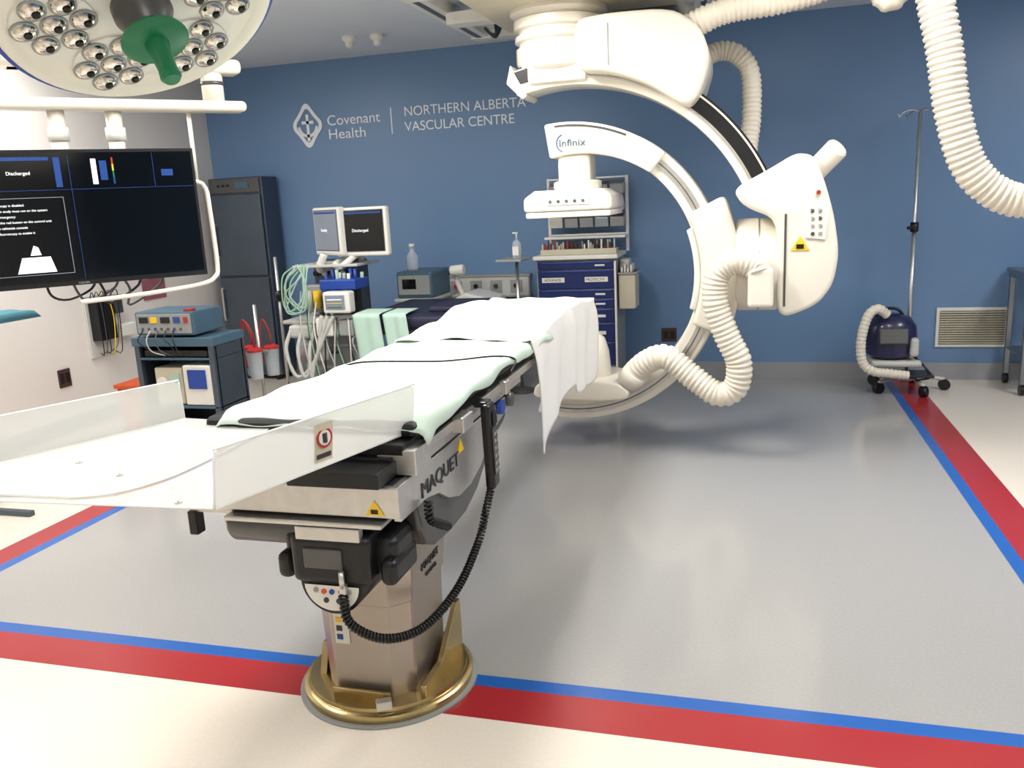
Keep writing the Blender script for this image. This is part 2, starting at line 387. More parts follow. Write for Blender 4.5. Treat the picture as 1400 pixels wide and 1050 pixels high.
# mint drape over the mattress
def mint(u,v):
    y=2.16+u*1.63
    w=.325+.008*sin(u*7+1)
    s=(v-.5)*2; x=tx-.005+s*w
    if s<0: x+=s*.05*(1-u)
    e=abs(s)
    z=1.0+.004*sin(u*31+v*5)+.003*sin(v*23+u*9)+.003*sin(u*60+v*17)*sin(v*9)
    if e>.93:
        q=(e-.93)/.07; z-=.035*q*q*(1+.3*sin(u*20))
    if u<.04: z-=(.04-u)/.04*.035
    return (x,y,z)
g.cloth('mint_drape',mint,80,50,M_mint)
g.tube('drape_cord',[(-1.55,2.90,.985),(-1.45,2.93,1.012),(-1.13,2.96,1.012),(-.95,3.06,1.012),(-.895,3.16,.98),(-.885,3.05,.95)],.004,M_blk,seg=6)
def wsheet(u,v):
    y=3.42+u*1.50
    L=.60; H=.46; d=v*(L+H+.05)-.05
    bump=.045*math.exp(-((y-4.25)/.33)**2)
    zt=1.012+bump+.006*sin(y*17+d*9)+.004*sin(d*31)+.008*sin(y*9-d*14)
    if d<0: return (-1.52+.003*sin(y*20),y,zt+d)
    if d<L: return (-1.52+d*(.62/L),y+.05*sin(d*5)*(1-u),zt)
    h=(d-L); hh=h*(1.0+.10*sin(u*9+1)+.05*sin(u*23))
    return (-.897+.012*sin(u*26+h*4)*min(1,h*6)+.010*sin(u*11+2)*min(1,h*5)+.015*min(1,h*10),y+.05*sin(L*5)*(1-u)+h*.05*sin(u*5),zt-hh)
g.cloth('white_drape',wsheet,90,70,M_sheet)
def wend(u,v):
    x=-1.52+.63*u; z=1.01-v*.40
    return (x,4.925+.012*sin(u*18)*v,z)
g.cloth('white_drape_end',wend,30,12,M_sheet)

# acrylic arm tray at the near end
g=G('acrylic_arm_tray',(-1.5,1.85,.945))
z=.948
poly=[(-.965,2.21),(-1.16,1.54),(-1.74,1.51),(-2.10,1.50),(-2.10,1.58),(-1.77,2.26)]
g.prism('base_sheet',poly,z,z+.004,M_acr,'Z',0)
poly2=[(-1.77,2.255),(-1.40,2.22),(-1.40,1.80),(-1.405,1.74),(-1.425,1.66),(-1.48,1.575),(-1.56,1.54),(-2.09,1.52),(-2.09,1.58)]
g.prism('second_sheet',poly2,z+.008,z+.012,M_acr,'Z',0)
def flap(n,p,q,h,lean):
    P=Vector((p[0],p[1],z));Q=Vector((q[0],q[1],z)); d=(Q-P).normalized(); nrm=Vector((d.y,-d.x,0))
    v=[];pts=[(0,0),(1,0),(1,.92),(.97,1),(.03,1),(0,.95)]
    for o_ in (0,.005):
        for a,b in pts: v.append(P+(Q-P)*a+Vector((0,0,h*b))+nrm*(o_+lean*b))
    f=[tuple(range(6)),tuple(range(6,12))]+[(i,(i+1)%6,6+(i+1)%6,6+i) for i in range(6)]
    g.mesh(n,v,f,M_acr)
    return P,Q,d,nrm
P,Q,d,nrm=flap('side_flap_r',(-1.16,1.54),(-.955,2.215),.145,.02)
g.tube('flap_edge_r',[P+Vector((0,0,.145))+nrm*.023,Q+Vector((0,0,.145))+nrm*.023],.003,M_acre,seg=6)
g.tube('flap_fold_r',[P+Vector((0,0,.003)),Q+Vector((0,0,.003))],.004,M_acre,seg=6)
g.tube('flap_end_r',[P+Vector((0,0,.003)),P+Vector((0,0,.14))+nrm*.023],.003,M_acre,seg=6)
def onflap(n,a0,a1,h0,h1,m,off):
    v=[];
    for a,h in ((a0,h0),(a1,h0),(a1,h1),(a0,h1)): v.append(P+d*a+Vector((0,0,h))+nrm*(.02*h/.145+.005+off))
    g.mesh(n,v,[(0,1,2,3)],m)
onflap('label',.305,.37,.018,.122,M_cream2,.001)
onflap('label_text_band',.312,.364,.027,.040,M_txt,.002)
cc=P+d*.338+Vector((0,0,.082))+nrm*(.0182)
g.cyl('label_red_ring',cc,cc+nrm*.002,.027,M_redp)
g.cyl('label_red_inner',cc,cc+nrm*.003,.020,M_wht2)
g.box('label_icon',tuple(cc+nrm*.003),(.01,.014,.024),M_txt,0,rot=(0,0,.3))
P2,Q2,d2,n2=flap('side_flap_l',(-2.10,1.57),(-1.77,2.26),.135,-.01)
g.tube('flap_edge_l',[P2+Vector((0,0,.135))-n2*.008,Q2+Vector((0,0,.135))-n2*.008],.003,M_acre,seg=6)
g.tube('flap_end_l',[Q2+Vector((0,0,.003)),Q2+Vector((0,0,.13))-n2*.008],.003,M_acre,seg=6)
g.tube('flap_fold_l',[P2+Vector((0,0,.003)),Q2+Vector((0,0,.003))],.003,M_acre,seg=6)
g.tube('sheet_edge_near',[(-1.16,1.54,z+.003),(-1.74,1.51,z+.003),(-2.10,1.50,z+.003)],.003,M_acre,seg=6)
g.tube('second_edge',[(-1.40,2.2,z+.010),(-1.40,1.80,z+.010),(-1.425,1.66,z+.010),(-1.48,1.575,z+.010),(-1.56,1.54,z+.010)],.0025,M_acre,seg=6)
for i,(x,yy) in enumerate(((-1.75,1.78),(-1.55,1.70),(-1.27,1.56))):
    g.lathe('screw_%d'%(i+1),[(.009,0),(.009,.004),(.004,.007)],M_sil,(x,yy,z+(.012 if i<2 else .004)),seg=16)

# ------------------------------------------------------------ C-arm
cx,cz=-1.08,1.115
g=G('c_arm_xray_system',(cx,5.3,ZC))
g.arc('ring',cx,cz,.785,.925,-106,97,5.20,5.42,M_wht,N=110,bevel=.012)
g.arc('ring_track',cx,cz,.835,.885,-104,62,5.192,5.20,M_sil,N=100)
g.arc('ring_track_groove',cx,cz,.856,.862,-104,62,5.189,5.193,M_dgry,N=100)
g.arc('ring_outer_track',cx,cz,.923,.93,-104,62,5.24,5.38,M_sil,N=100)
g.arc('ring_top_arm',cx,cz,lambda t:.785-.06*t,lambda t:.928,50,98,5.15,5.47,M_wht,N=40,bevel=.02)
g.arc('ring_top_slot',cx,cz,.90,.912,66,94,5.146,5.151,M_dgry,N=30)
g.text('brand_lettering','Infinix',(-1.12,5.146,1.90),.06,M_teal,width=.16)
g.arc('brand_swoosh',-1.08,1.92,.05,.055,110,250,5.144,5.149,M_dblu,N=20)
g.box('detector_neck',(-1.04,5.3,1.74),(.20,.24,.24),M_wht,.03,seg=3)
g.lathe('detector_collar',[(.14,1.64),(.15,1.66),(.15,1.69),(.13,1.70)],M_wht,(-1.04,5.3,0))
g.prism('detector_housing',[(-1.33,1.52),(-.79,1.52),(-.79,1.60),(-.85,1.645),(-1.26,1.645),(-1.33,1.60)],5.04,5.56,M_wht,'Y',.02)
g.box('detector_plate',(-1.06,5.3,1.50),(.52,.50,.035),M_wht2,.01)
g.b2('detector_panel',-1.18,-.92,5.034,5.042,1.555,1.60,M_offw,.002)
for i in range(5): g.cyl('detector_button_%d'%i,(-1.16+i*.05,5.03,1.578),(-1.16+i*.05,5.036,1.578),.009,(M_teal,M_dgry)[i%2],seg=12)
g.lathe('tube_dome',[(.20,.40),(.20,.50),(.19,.62),(.165,.70),(.11,.75),(.03,.765)],M_wht,(-1.06,5.3,0))
g.sprism('tube_base',[(-1.34,.34),(-.74,.34),(-.70,.40),(-.80,.47),(-1.30,.47)],5.06,5.54,M_wht,'Y',.03)
g.b2('tube_mount',-1.25,-.9,5.22,5.40,.28,.36,M_wht,.01)
g.arc('carriage',cx,cz,.80,1.03,-22,26,5.11,5.51,M_wht,N=24,bevel=.03)
g.arc('carriage_lip',cx,cz,.76,.80,-16,20,5.14,5.48,M_wht2,N=20,bevel=.01)
g.cyl('hub',(-.08,5.3,1.15),(.17,5.3,1.15),.275,M_wht,bevel=.02,seg=48)
g.cyl('hub_seam',(.045,5.3,1.15),(.055,5.3,1.15),.278,M_sil,seg=48)
g.sprism('side_arm',[(-.10,1.60),(.10,1.70),(.24,1.78),(.335,1.76),(.40,1.60),(.45,1.42),(.48,1.22),(.455,1.05),(.37,.93),(.16,.85),(.145,1.10),(.15,1.42),(-.04,1.50)],5.02,5.60,M_wht,'Y',.04)
g.prism('side_arm_front_seam',[(.185,.93),(.197,.93),(.197,1.45),(.185,1.45)],5.015,5.021,M_dgry,'Y',0)
g.box('control_panel',(.36,5.014,1.40),(.11,.012,.19),M_wht2,.005,rot=(0,.12,0))
for i in range(4):
    for j in range(2): g.cyl('panel_button_%d_%d'%(i,j),(.335+j*.04+i*-.004,5.004,1.335+i*.042),(.335+j*.04,5.010,1.335+i*.042),.011,M_shelfg if (i+j)%3 else M_dgry,seg=12)
g.cyl('emergency_button',(.36,5.0,1.56),(.36,5.02,1.56),.012,M_redp,seg=16)
g.prism('warning_label',[(.22,1.245),(.32,1.245),(.27,1.325)],5.014,5.019,M_yel,'Y',0)
g.b2('warning_icon',.25,.29,5.010,5.015,1.255,1.28,M_blk,0)
g.cyl('handle_knob',(.32,5.3,1.64),(.47,5.2,1.80),.065,M_wht,bevel=.012)
g.cyl('handle_knob_cap',(.455,5.21,1.785),(.475,5.197,1.805),.058,M_wht2,bevel=.01)
g.arc('suspension_arc',cx,cz,1.15,1.30,22,106,5.26,5.54,M_wht,N=80,bevel=.012)
g.arc('suspension_track',cx,cz,1.212,1.288,24,105.5,5.252,5.26,M_blk,N=80)
g.arc('suspension_top_track',cx,cz,1.30,1.312,24,104,5.28,5.52,M_blk,N=80)
g.arc('suspension_trim',cx,cz,1.195,1.205,24,105,5.254,5.26,M_sil,N=80)
g.prism('arc_end_cap',[(-1.46,2.30),(-1.36,2.20),(-1.33,2.22),(-1.37,2.30),(-1.43,2.41)],5.25,5.55,M_wht,'Y',.01)
g.sprism('upper_housing',[(-1.0,2.60),(-.80,2.62),(-.44,2.61),(-.28,2.50),(-.22,2.33),(-.28,2.14),(-.35,2.06),(-.58,2.22),(-.80,2.30),(-1.0,2.32)],5.08,5.66,M_wht,'Y',.05,sub=2)
g.prism('upper_housing_seam',[(-.80,2.33),(-.793,2.33),(-.793,2.56),(-.80,2.56)],5.076,5.081,M_shelfg,'Y',0)
g.b2('rotor_block',-1.32,-.95,5.22,5.60,2.28,2.42,M_wht,.03)
g.lathe('turntable',[(.20,2.36),(.25,2.38),(.27,2.42),(.27,2.50),(.25,2.51),(.25,2.53),(.275,2.54),(.275,2.57),(.25,2.58),(.25,2.60),(.28,2.61),(.28,2.66),(.26,2.67),(.30,2.70),(.30,2.73)],M_wht,(-1.15,5.42,0),seg=56)
g.b2('carriage_block',-1.62,-.42,4.85,5.95,2.72,2.80,M_cream2,.02)
g.b2('carriage_cover',-.85,-.45,5.6,6.1,2.70,2.80,M_dgry,.02)
g.b2('carriage_beam_n',-2.0,-.3,4.9,5.05,2.78,2.86,M_wht2)
g.b2('carriage_beam_f',-2.0,-.3,5.75,5.90,2.78,2.86,M_wht2)
for i,x in enumerate((-2.05,-.32)):
    g.b2('ceiling_rail_%d'%(i+1),x-.07,x+.07,2.4,6.75,2.85,ZC,M_wht2,.004)
    g.b2('ceiling_rail_slot_%d'%(i+1),x-.02,x+.02,2.4,6.74,2.846,2.852,M_dgry,0)
g.b2('ceiling_cross_rail',-2.12,-.25,6.66,6.78,2.84,ZC,M_wht2,.004)
g.b2('ceiling_cross_rail_in',-1.9,-.45,6.4,6.46,2.86,ZC,M_wht2,.004)
for i in range(3): g.tube('rail_cable_%d'%i,[(-1.7+.03*i,5.9,2.80),(-1.75,6.1,2.76-.01*i),(-1.85,6.3,2.80),(-1.95,6.5,2.88)],.012,M_blk,seg=6)
g.hose('lower_hose',[(.05,4.96,1.13),(.03,4.97,1.17),(-.08,4.97,1.20),(-.18,4.98,1.125),(-.19,4.98,.955),(-.12,4.98,.76),(-.055,4.98,.61),(-.075,4.99,.455),(-.18,5.0,.417),(-.33,5.02,.518),(-.48,5.04,.63),(-.61,5.08,.584),(-.72,5.14,.47)],.072)
g.box('hose_box',(.06,4.96,1.05),(.14,.12,.22),M_wht,.02,seg=3)
g.cyl('hose_collar',(-.66,5.10,.53),(-.72,5.14,.46),.082,M_wht)
g.hose('upper_hose',[(-.48,5.25,2.46),(-.275,5.2,2.54),(-.115,5.2,2.585),(.12,5.2,2.60),(.35,5.2,2.64),(.62,5.2,2.72),(.85,5.2,2.92)],.07)
g.hose('rear_hose',[(-.30,5.72,2.41),(-.20,5.76,2.45),(-.09,5.76,2.42),(-.01,5.76,2.30),(.0,5.76,2.04),(-.02,5.7,1.80),(.02,5.6,1.62)],.058)

g=G('corrugated_hose',(1.3,4.6,ZC))
g.hose('hose',[(.76,4.6,2.92),(.785,4.6,2.65),(.81,4.6,2.46),(.87,4.6,2.20),(.92,4.6,1.92),(1.0,4.6,1.67),(1.12,4.6,1.53),(1.27,4.6,1.475),(1.5,4.6,1.50),(1.78,4.6,1.75),(1.95,4.6,2.2),(2.0,4.6,2.92)],.078)
g.lathe('ceiling_collar',[(.10,2.89),(.10,ZC)],M_wht,(.76,4.6,0)); g.lathe('ceiling_collar_b',[(.10,2.89),(.10,ZC)],M_wht,(2.0,4.6,0))
g=G('corrugated_hose',(.68,5.0,ZC))
g.hose('hose',[(.56,5.0,2.92),(.60,5.0,2.68),(.64,5.0,2.54),(.70,5.0,2.52),(.76,5.0,2.64),(.82,5.0,2.92)],.06)

# ------------------------------------------------------------ IV pole with pump/warmer
px_,py_=1.19,7.0
g=G('iv_pole',(px_,py_,0))
g.cyl('pole',(px_,py_,.10),(px_,py_,2.10),.012,M_sil)
g.cyl('pole_outer',(px_,py_,.10),(px_,py_,1.25),.016,M_sil)
g.cyl('height_knob',(px_,py_,1.22),(px_,py_,1.29),.03,M_blk); g.cyl('height_lever',(px_,py_,1.25),(px_-.05,py_-.02,1.25),.012,M_blk)
for i in range(4):
    a=i*pi/2+.4; c_,s_=cos(a),sin(a)
    g.tube('hook_%d'%(i+1),[(px_,py_,2.09),(px_+.08*c_,py_+.08*s_,2.10),(px_+.14*c_,py_+.14*s_,2.08),(px_+.16*c_,py_+.16*s_,2.05),(px_+.175*c_,py_+.175*s_,2.08)],.005,M_sil,seg=6)
g.cyl('base_hub',(px_,py_,.07),(px_,py_,.13),.04,M_offw)
for i in range(5):
    a=i*2*pi/5-pi/2+.3; c_,s_=cos(a),sin(a)
    g.tube('leg_%d'%(i+1),[(px_,py_,.11),(px_+.12*c_,py_+.12*s_,.105),(px_+.27*c_,py_+.27*s_,.085)],.015,M_offw,seg=8)
    g.cyl('caster_%d'%(i+1),(px_+.27*c_-.02*s_,py_+.27*s_+.02*c_,.042),(px_+.27*c_+.02*s_,py_+.27*s_-.02*c_,.042),.042,M_blk)
g.lathe('warmer_body',[(.10,-.17),(.17,-.13),(.19,-.02),(.18,.09),(.13,.16),(.05,.185)],M_pur,(1.05,6.92,.43),seg=32,ys=.8)
g.box('warmer_panel',(1.05,6.76,.46),(.20,.02,.12),M_dgry,.01,rot=(-.25,0,0))
g.box('warmer_base',(1.08,6.92,.24),(.36,.26,.05),M_offw,.02)
g.box('warmer_side_panel',(1.20,6.82,.37),(.06,.1,.14),M_offw,.02)
g.tube('warmer_handle',[(.93,6.9,.56),(.96,6.9,.64),(1.08,6.9,.65),(1.14,6.9,.58)],.012,M_blk,seg=8)
g.hose('warmer_hose',[(1.0,6.80,.62),(.93,6.76,.67),(.86,6.74,.62),(.82,6.74,.45),(.83,6.74,.28),(.90,6.74,.20),(1.02,6.74,.18),(1.16,6.76,.16)],.034,M_hose)
g.box('tray',(1.15,6.85,.155),(.38,.22,.02),M_blk,.006)
g.tube('power_cord',[(1.2,6.9,.3),(1.28,6.82,.22),(1.32,6.8,.14),(1.22,6.78,.12)],.008,M_blk,seg=6)

# stainless side table at right
g=G('stainless_side_table',(2.5,7.08,0))
g.b2('top',1.92,3.05,6.80,7.33,.875,.905,M_steel2)
g.b2('top_skirt',1.93,3.04,6.81,6.83,.84,.875,M_steel2,.001); g.b2('top_skirt_side',1.93,1.95,6.81,7.30,.84,.875,M_steel2,.001)
for i,(x,yy) in enumerate(((1.95,6.84),(1.95,7.27),(3.02,6.84),(3.02,7.27))):
    g.b2('leg_%d'%(i+1),x-.018,x+.018,yy-.018,yy+.018,.08,.86,M_steel2,.004); g.cyl('caster_%d'%(i+1),(x-.015,yy,.04),(x+.015,yy,.04),.04,M_blk)
g.b2('lower_shelf',1.94,3.03,6.83,7.30,.28,.295,M_steel2)

# ------------------------------------------------------------ supply cart (blue drawers)
g=G('supply_cart',(-1.38,7.05,0))
x0,x1,y0,y1=-1.71,-1.045,6.80,7.30
g.b2('body',x0,x1,y0+.02,y1,.12,1.10,M_shelfg,.01)
hs=[.07,.16,.08,.08,.12,.16,.20]; zt=1.085
for i,h in enumerate(hs):
    g.b2('drawer_%d'%(i+1),x0+.015,x1-.015,y0,y0+.03,zt-h+.006,zt,M_drawer,.005)
    g.b2('drawer_handle_%d'%(i+1),x0+.05,x1-.05,y0-.008,y0,zt-.016,zt-.008,M_dblu,.002)
    if i not in (1,): g.b2('drawer_label_%d'%(i+1),x1-.17,x1-.09,y0-.004,y0,zt-h*.6,zt-h*.42,M_pap,0)
    zt-=h
for a in (0,1): g.b2('name_label_%d'%a,x0+.05+a*.36,x0+.24+a*.36,y0-.004,y0,.915,.955,M_pap,0)
g.text('drawer_text_a','ADVANCE',(x0+.07,y0-.006,.925),.03,M_txt,ext=.0005); g.text('drawer_text_b','PROTECTIV',(x0+.42,y0-.006,.925),.03,M_txt,ext=.0005)
g.b2('lock_bar',x1-.012,x1+.004,y0-.012,y0+.01,.16,1.08,M_wht2,.003)
g.b2('worktop',x0-.02,x1+.02,y0-.02,y1,1.10,1.135,M_wht2,.008)
for i in range(4): g.cyl('caster_%d'%(i+1),(x0+.06 if i%2 else x1-.06,y0+.05+(.38 if i>1 else 0)-.02,.06),(x0+.06 if i%2 else x1-.06,y0+.05+(.38 if i>1 else 0)+.02,.06),.06,M_blk)
g.b2('vial_tray',x0+.03,x1,6.86,6.98,1.135,1.18,M_cream2,.004)
for i in range(52):
    x=x0+.045+i*.0118; h=.06+.05*random.random(); yv=6.885+.03*(i%3)
    g.cyl('vial_%d'%i,(x,yv,1.14),(x,yv,1.15+h),.007,random.choice([M_redp,M_shelfg,M_cream2,M_brn,M_txt,M_pap,M_green2,M_brn,M_blk]),seg=8)
for i,x in enumerate((x0+.03,x1+.04)):
    g.b2('rack_post_%d'%(i+1),x-.012,x+.012,7.24,7.27,1.13,1.76,M_wht2,.003)
for i,zz in enumerate((1.28,1.40,1.52,1.64,1.75)): g.b2('rack_bar_%d'%(i+1),x0+.03,x1+.04,7.235,7.25,zz-.008,zz+.008,M_sil,.002)
g.b2('rack_shelf',x0+.03,x1+.05,7.02,7.24,1.255,1.275,M_wht2,.003)
for r,zz in enumerate((1.34,1.47,1.61)):
    g.b2('rack_back_%d'%r,x0+.05,x1+.02,7.22,7.235,zz,zz+.11,M_dgry,.002)
    for i in range(5):
        x=x0+.06+i*.13
        g.box('rack_bin_%d_%d'%(r,i),(x+.055,7.17,zz+.05),(.115,.10,.08),M_clear,.006,rot=(.15,0,0))
        g.box('rack_pack_%d_%d'%(r,i),(x+.055,7.16,zz+.055),(.10,.07,.085),random.choice([M_shelfg,M_dgry,M_brn,M_steel,M_cream2,M_blk]),.004,rot=(.15,0,0))
g.b2('side_bin',x1+.01,x1+.15,6.86,7.10,.68,.98,M_cream2,.01)
g.b2('side_bin_upper',x1+.01,x1+.09,6.95,7.10,1.0,1.08,M_offw,.01)
for i in range(4): g.b2('side_bin_paper_%d'%i,x1+.03+.025*i,x1+.045+.025*i,6.88,7.05,.9,1.02+.02*(i%2),M_pap,.001)
g.b2('side_bin_lid',x1+.0,x1+.17,6.84,7.12,.965,.98,M_shelfg,.006)

# sanitizer shelf/stand
g=G('sanitizer_stand',(-1.80,6.75,0))
g.b2('shelf',-1.95,-1.74,6.45,6.78,1.12,1.14,M_shelfg)
g.cyl('post',(-1.85,6.72,.05),(-1.85,6.72,1.12),.015,M_sil)
g.lathe('base',[(.10,0),(.10,.03),(.03,.05)],M_dgry,(-1.85,6.72,0))
g.lathe('bottle',[(.035,1.14),(.038,1.15),(.038,1.25),(.028,1.275),(.012,1.285),(.012,1.30)],M_clear,(-1.81,6.6,0),seg=20)
g.b2('bottle_label',-1.835,-1.785,6.555,6.56,1.165,1.235,M_pap,0)
g.cyl('pump',(-1.81,6.6,1.30),(-1.81,6.6,1.335),.006,M_wht2); g.box('pump_head',(-1.82,6.6,1.34),(.045,.016,.012),M_wht2)

# headwall gas rail
g=G('medical_gas_rail',(-2.4,YB,.84))
g.b2('rail',-2.87,-1.90,YB-.09,YB,.75,.94,M_offw,.012)
g.b2('rail_lip_top',-2.88,-1.89,YB-.10,YB,.93,.95,M_shelfg,.003); g.b2('rail_lip_bottom',-2.88,-1.89,YB-.10,YB,.745,.76,M_shelfg,.003)
for i in range(5):
    x=-2.78+i*.19
    g.b2('outlet_plate_%d'%(i+1),x-.055,x+.055,YB-.098,YB-.088,.79,.90,M_shelfg,.004)
    g.cyl('outlet_%d'%(i+1),(x,YB-.115,.85),(x,YB-.095,.85),.02,(M_blk,M_redp,M_blk,M_dgry,M_blk)[i],seg=20)

# stretcher behind table
g=G('patient_stretcher',(-2.28,5.9,0))
g.box('mattress',(-2.28,5.90,.80),(.84,1.02,.10),M_navy,.04,seg=4)
g.box('pillow',(-2.02,5.75,.865),(.36,.40,.06),M_navy,.03,seg=4)
g.b2('deck',-2.68,-1.88,5.42,6.40,.71,.75,M_dgry)
g.b2('frame',-2.55,-2.0,5.5,6.3,.25,.32,M_dgry)
for i,(x,yy) in enumerate(((-2.5,5.55),(-2.05,5.55),(-2.5,6.25),(-2.05,6.25))):
    g.cyl('leg_%d'%(i+1),(x,yy,.10),(x,yy,.72),.025,M_sil); g.cyl('caster_%d'%(i+1),(x-.02,yy,.07),(x+.02,yy,.07),.07,M_blk)
def sh(x0,x1,zt,zb,y):
    def fn(u,v):
        x=x0+(x1-x0)*u+.05*v
        if v<.3: return (x,y+.28*(1-v/.3)**1+.0,zt+.005)
        return (x,y-.02-.01*sin(u*11),zt-(v-.3)/.7*(zt-zb))
    return fn
g.cloth('towel_a',sh(-2.70,-2.50,.865,.50,5.36),12,20,M_green2)
g.cloth('towel_b',sh(-2.47,-2.30,.865,.52,5.36),12,20,M_green2)

# grey warming cabinet
a0,a1,f0=-4.93,-4.36,7.06
g=G('warming_cabinet',(-4.65,7.2,0))
g.b2('body',a0,a1,f0+.02,7.35,.05,1.93,M_steel,.008)
g.b2('top_panel',a0+.02,a1-.02,f0+.0,f0+.03,1.79,1.92,M_dgry,.004)
g.b2('display',a0+.30,a0+.44,f0-.008,f0+.004,1.83,1.89,M_teal,.002)
for i in range(3): g.cyl('knob_%d'%i,(a0+.12+i*.05,f0-.01,1.86),(a0+.12+i*.05,f0+.005,1.86),.012,M_blk)
g.b2('door_upper',a0+.02,a1-.02,f0-.01,f0+.015,1.02,1.775,M_steel,.008); g.b2('door_lower',a0+.02,a1-.02,f0-.01,f0+.015,.12,1.0,M_steel,.008)
g.b2('handle_upper',a0+.04,a0+.06,f0-.045,f0-.025,1.2,1.5,M_sil); g.b2('handle_lower',a0+.04,a0+.06,f0-.045,f0-.025,.6,.9,M_sil)
for i,zz in enumerate((1.2,1.5,.6,.9)): g.b2('handle_stub_%d'%i,a0+.04,a0+.06,f0-.035,f0-.005,zz-.01,zz+.01,M_sil)
for i in range(4): g.cyl('foot_%d'%i,(a0+.06 if i%2 else a1-.06,f0+.06+(.18 if i>1 else 0),0),(a0+.06 if i%2 else a1-.06,f0+.06+(.18 if i>1 else 0),.06),.03,M_blk)

# anesthesia machine
g=G('anesthesia_machine',(-3.2,6.0,0))
g.b2('base',-3.50,-2.88,5.78,6.35,.10,.18,M_offw,.02)
for i,(x,yy) in enumerate(((-3.44,5.84),(-2.94,5.84),(-3.44,6.28),(-2.94,6.28))): g.cyl('caster_%d'%(i+1),(x-.02,yy,.06),(x+.02,yy,.06),.06,M_blk)
g.b2('cabinet',-3.44,-2.94,5.95,6.33,.18,.72,M_offw,.015)
for i in range(3): g.b2('drawer_%d'%(i+1),-3.42,-2.96,5.935,5.96,.21+i*.17,.36+i*.17,M_shelfg,.01); g.b2('drawer_pull_%d'%(i+1),-3.28,-3.10,5.92,5.94,.31+i*.17,.325+i*.17,M_dgry)
g.b2('worktop',-3.50,-2.88,5.76,6.35,.74,.77,M_offw,.01)
g.b2('back_tower',-3.40,-3.0,6.14,6.34,.77,1.20,M_steel,.02)
g.b2('tower_shelf',-3.46,-2.90,5.92,6.34,1.16,1.18,M_offw,.005)
g.b2('gas_module',-3.40,-3.20,6.0,6.14,.80,1.02,M_shelfg,.015)
for i in range(3): g.b2('gauge_box_%d'%i,-3.18+i*.07,-3.13+i*.07,6.06,6.14,.80,1.05,(M_dgry,M_offw,M_blk)[i],.006)
for i in range(3): g.cyl('vaporizer_%d'%i,(-3.36+i*.08,5.95,.84),(-3.36+i*.08,5.95,.98),.032,(M_offw,M_yel,M_dblu)[i])
for i in range(5): g.cyl('gauge_%d'%i,(-3.36+i*.08,6.12,1.10),(-3.36+i*.08,6.10,1.10),.022,M_wht2 if i%2 else M_blk,seg=16)
g.b2('blue_basket',-3.14,-2.84,5.74,5.98,1.0,1.08,M_dblu,.01)
for i in range(9): g.cyl('basket_item_%d'%i,(-3.1+i*.03,5.8+.05*(i%3),1.03),(-3.11+i*.032,5.8+.05*(i%3),1.12+.03*(i%2)),.013,random.choice([M_dblu,M_wht2,M_green2,M_dblu]),seg=10)
g.b2('basket_bracket',-3.10,-3.06,5.95,6.16,1.02,1.05,M_sil)
g.b2('patient_monitor',-3.06,-2.84,5.62,5.72,.84,1.0,M_wht2,.015); g.b2('patient_monitor_screen',-3.035,-2.88,5.614,5.622,.87,.975,M_scrg,.002)
for i in range(3): g.b2('monitor_trace_%d'%i,-3.02,-2.90,5.610,5.614,.885+i*.028,.890+i*.028,(M_green,M_yel,M_scrw)[i],0)
g.box('patient_monitor_arm',(-2.95,5.78,.88),(.04,.14,.04),M_wht2)
g.b2('vent_block',-3.42,-3.22,5.70,5.90,.64,.74,M_offw,.02)
g.b2('flow_block',-3.16,-3.02,5.66,5.80,.66,.80,M_wht2,.015); g.b2('small_printer',-2.98,-2.86,5.68,5.82,.66,.78,M_shelfg,.01)
g.cyl('absorber',(-3.32,5.78,.44),(-3.32,5.78,.64),.065,M_clear); g.cyl('absorber_b',(-3.18,5.78,.46),(-3.18,5.78,.64),.05,M_wht2)
g.cyl('absorber_granules',(-3.32,5.78,.45),(-3.32,5.78,.56),.06,M_pink)
for i in range(3):
    g.tube('breathing_tube_%d'%i,[(-3.40+.1*i,5.72,.72),(-3.43+.1*i,5.66,.55),(-3.34+.06*i,5.64,.35),(-3.18,5.66,.50),(-3.10+.05*i,5.66,.82)],.014,M_offw,seg=8,ridge=.1,period=.02)
for i in range(8):
    q=random.random
    g.tube('green_tube_%d'%i,[(-3.36+.02*i,5.76,1.18),(-3.46+.02*i+.06*q(),5.70,1.14-.12*q()),(-3.42+.08*q(),5.68,1.0-.15*q()),(-3.30+.06*q(),5.68,.94-.12*q()),(-3.26+.04*q(),5.70,1.08),(-3.32+.015*i,5.74,1.20)],.006,(M_tgreen,M_green2,M_clear,M_tgreen,M_tgreen)[i%5],seg=6)
for i in range(12):
    q=random.random
    g.tube('cable_%d'%i,[(-3.3+.04*i,5.74,1.0-.03*i),(-3.32+.04*i+.08*q(),5.68,.8-.2*q()),(-3.28+.04*i+.08*q(),5.66,.45-.1*q()),(-3.2+.03*i,5.70,.30)],.006,(M_offw,M_dgry,M_tgreen,M_wht2,M_blk,M_clear)[i%6],seg=6)
g.cyl('side_pole',(-3.54,5.82,.12),(-3.54,5.82,1.26),.012,M_sil); g.cyl('side_pole_clamp',(-3.54,5.82,.92),(-3.54,5.82,1.0),.028,M_blk)
g.cyl('display_post',(-3.0,6.20,1.18),(-3.0,6.20,1.33),.03,M_wht2); g.tube('display_arm',[(-3.0,6.20,1.30),(-3.06,6.14,1.22),(-3.12,6.0,1.18),(-3.05,5.95,1.16),(-2.95,6.0,1.24),(-2.88,6.06,1.30)],.025,M_wht2)
g.tube('display_arm_b',[(-3.2,6.2,1.18),(-3.26,6.0,1.14),(-3.20,5.98,1.26)],.03,M_wht2)
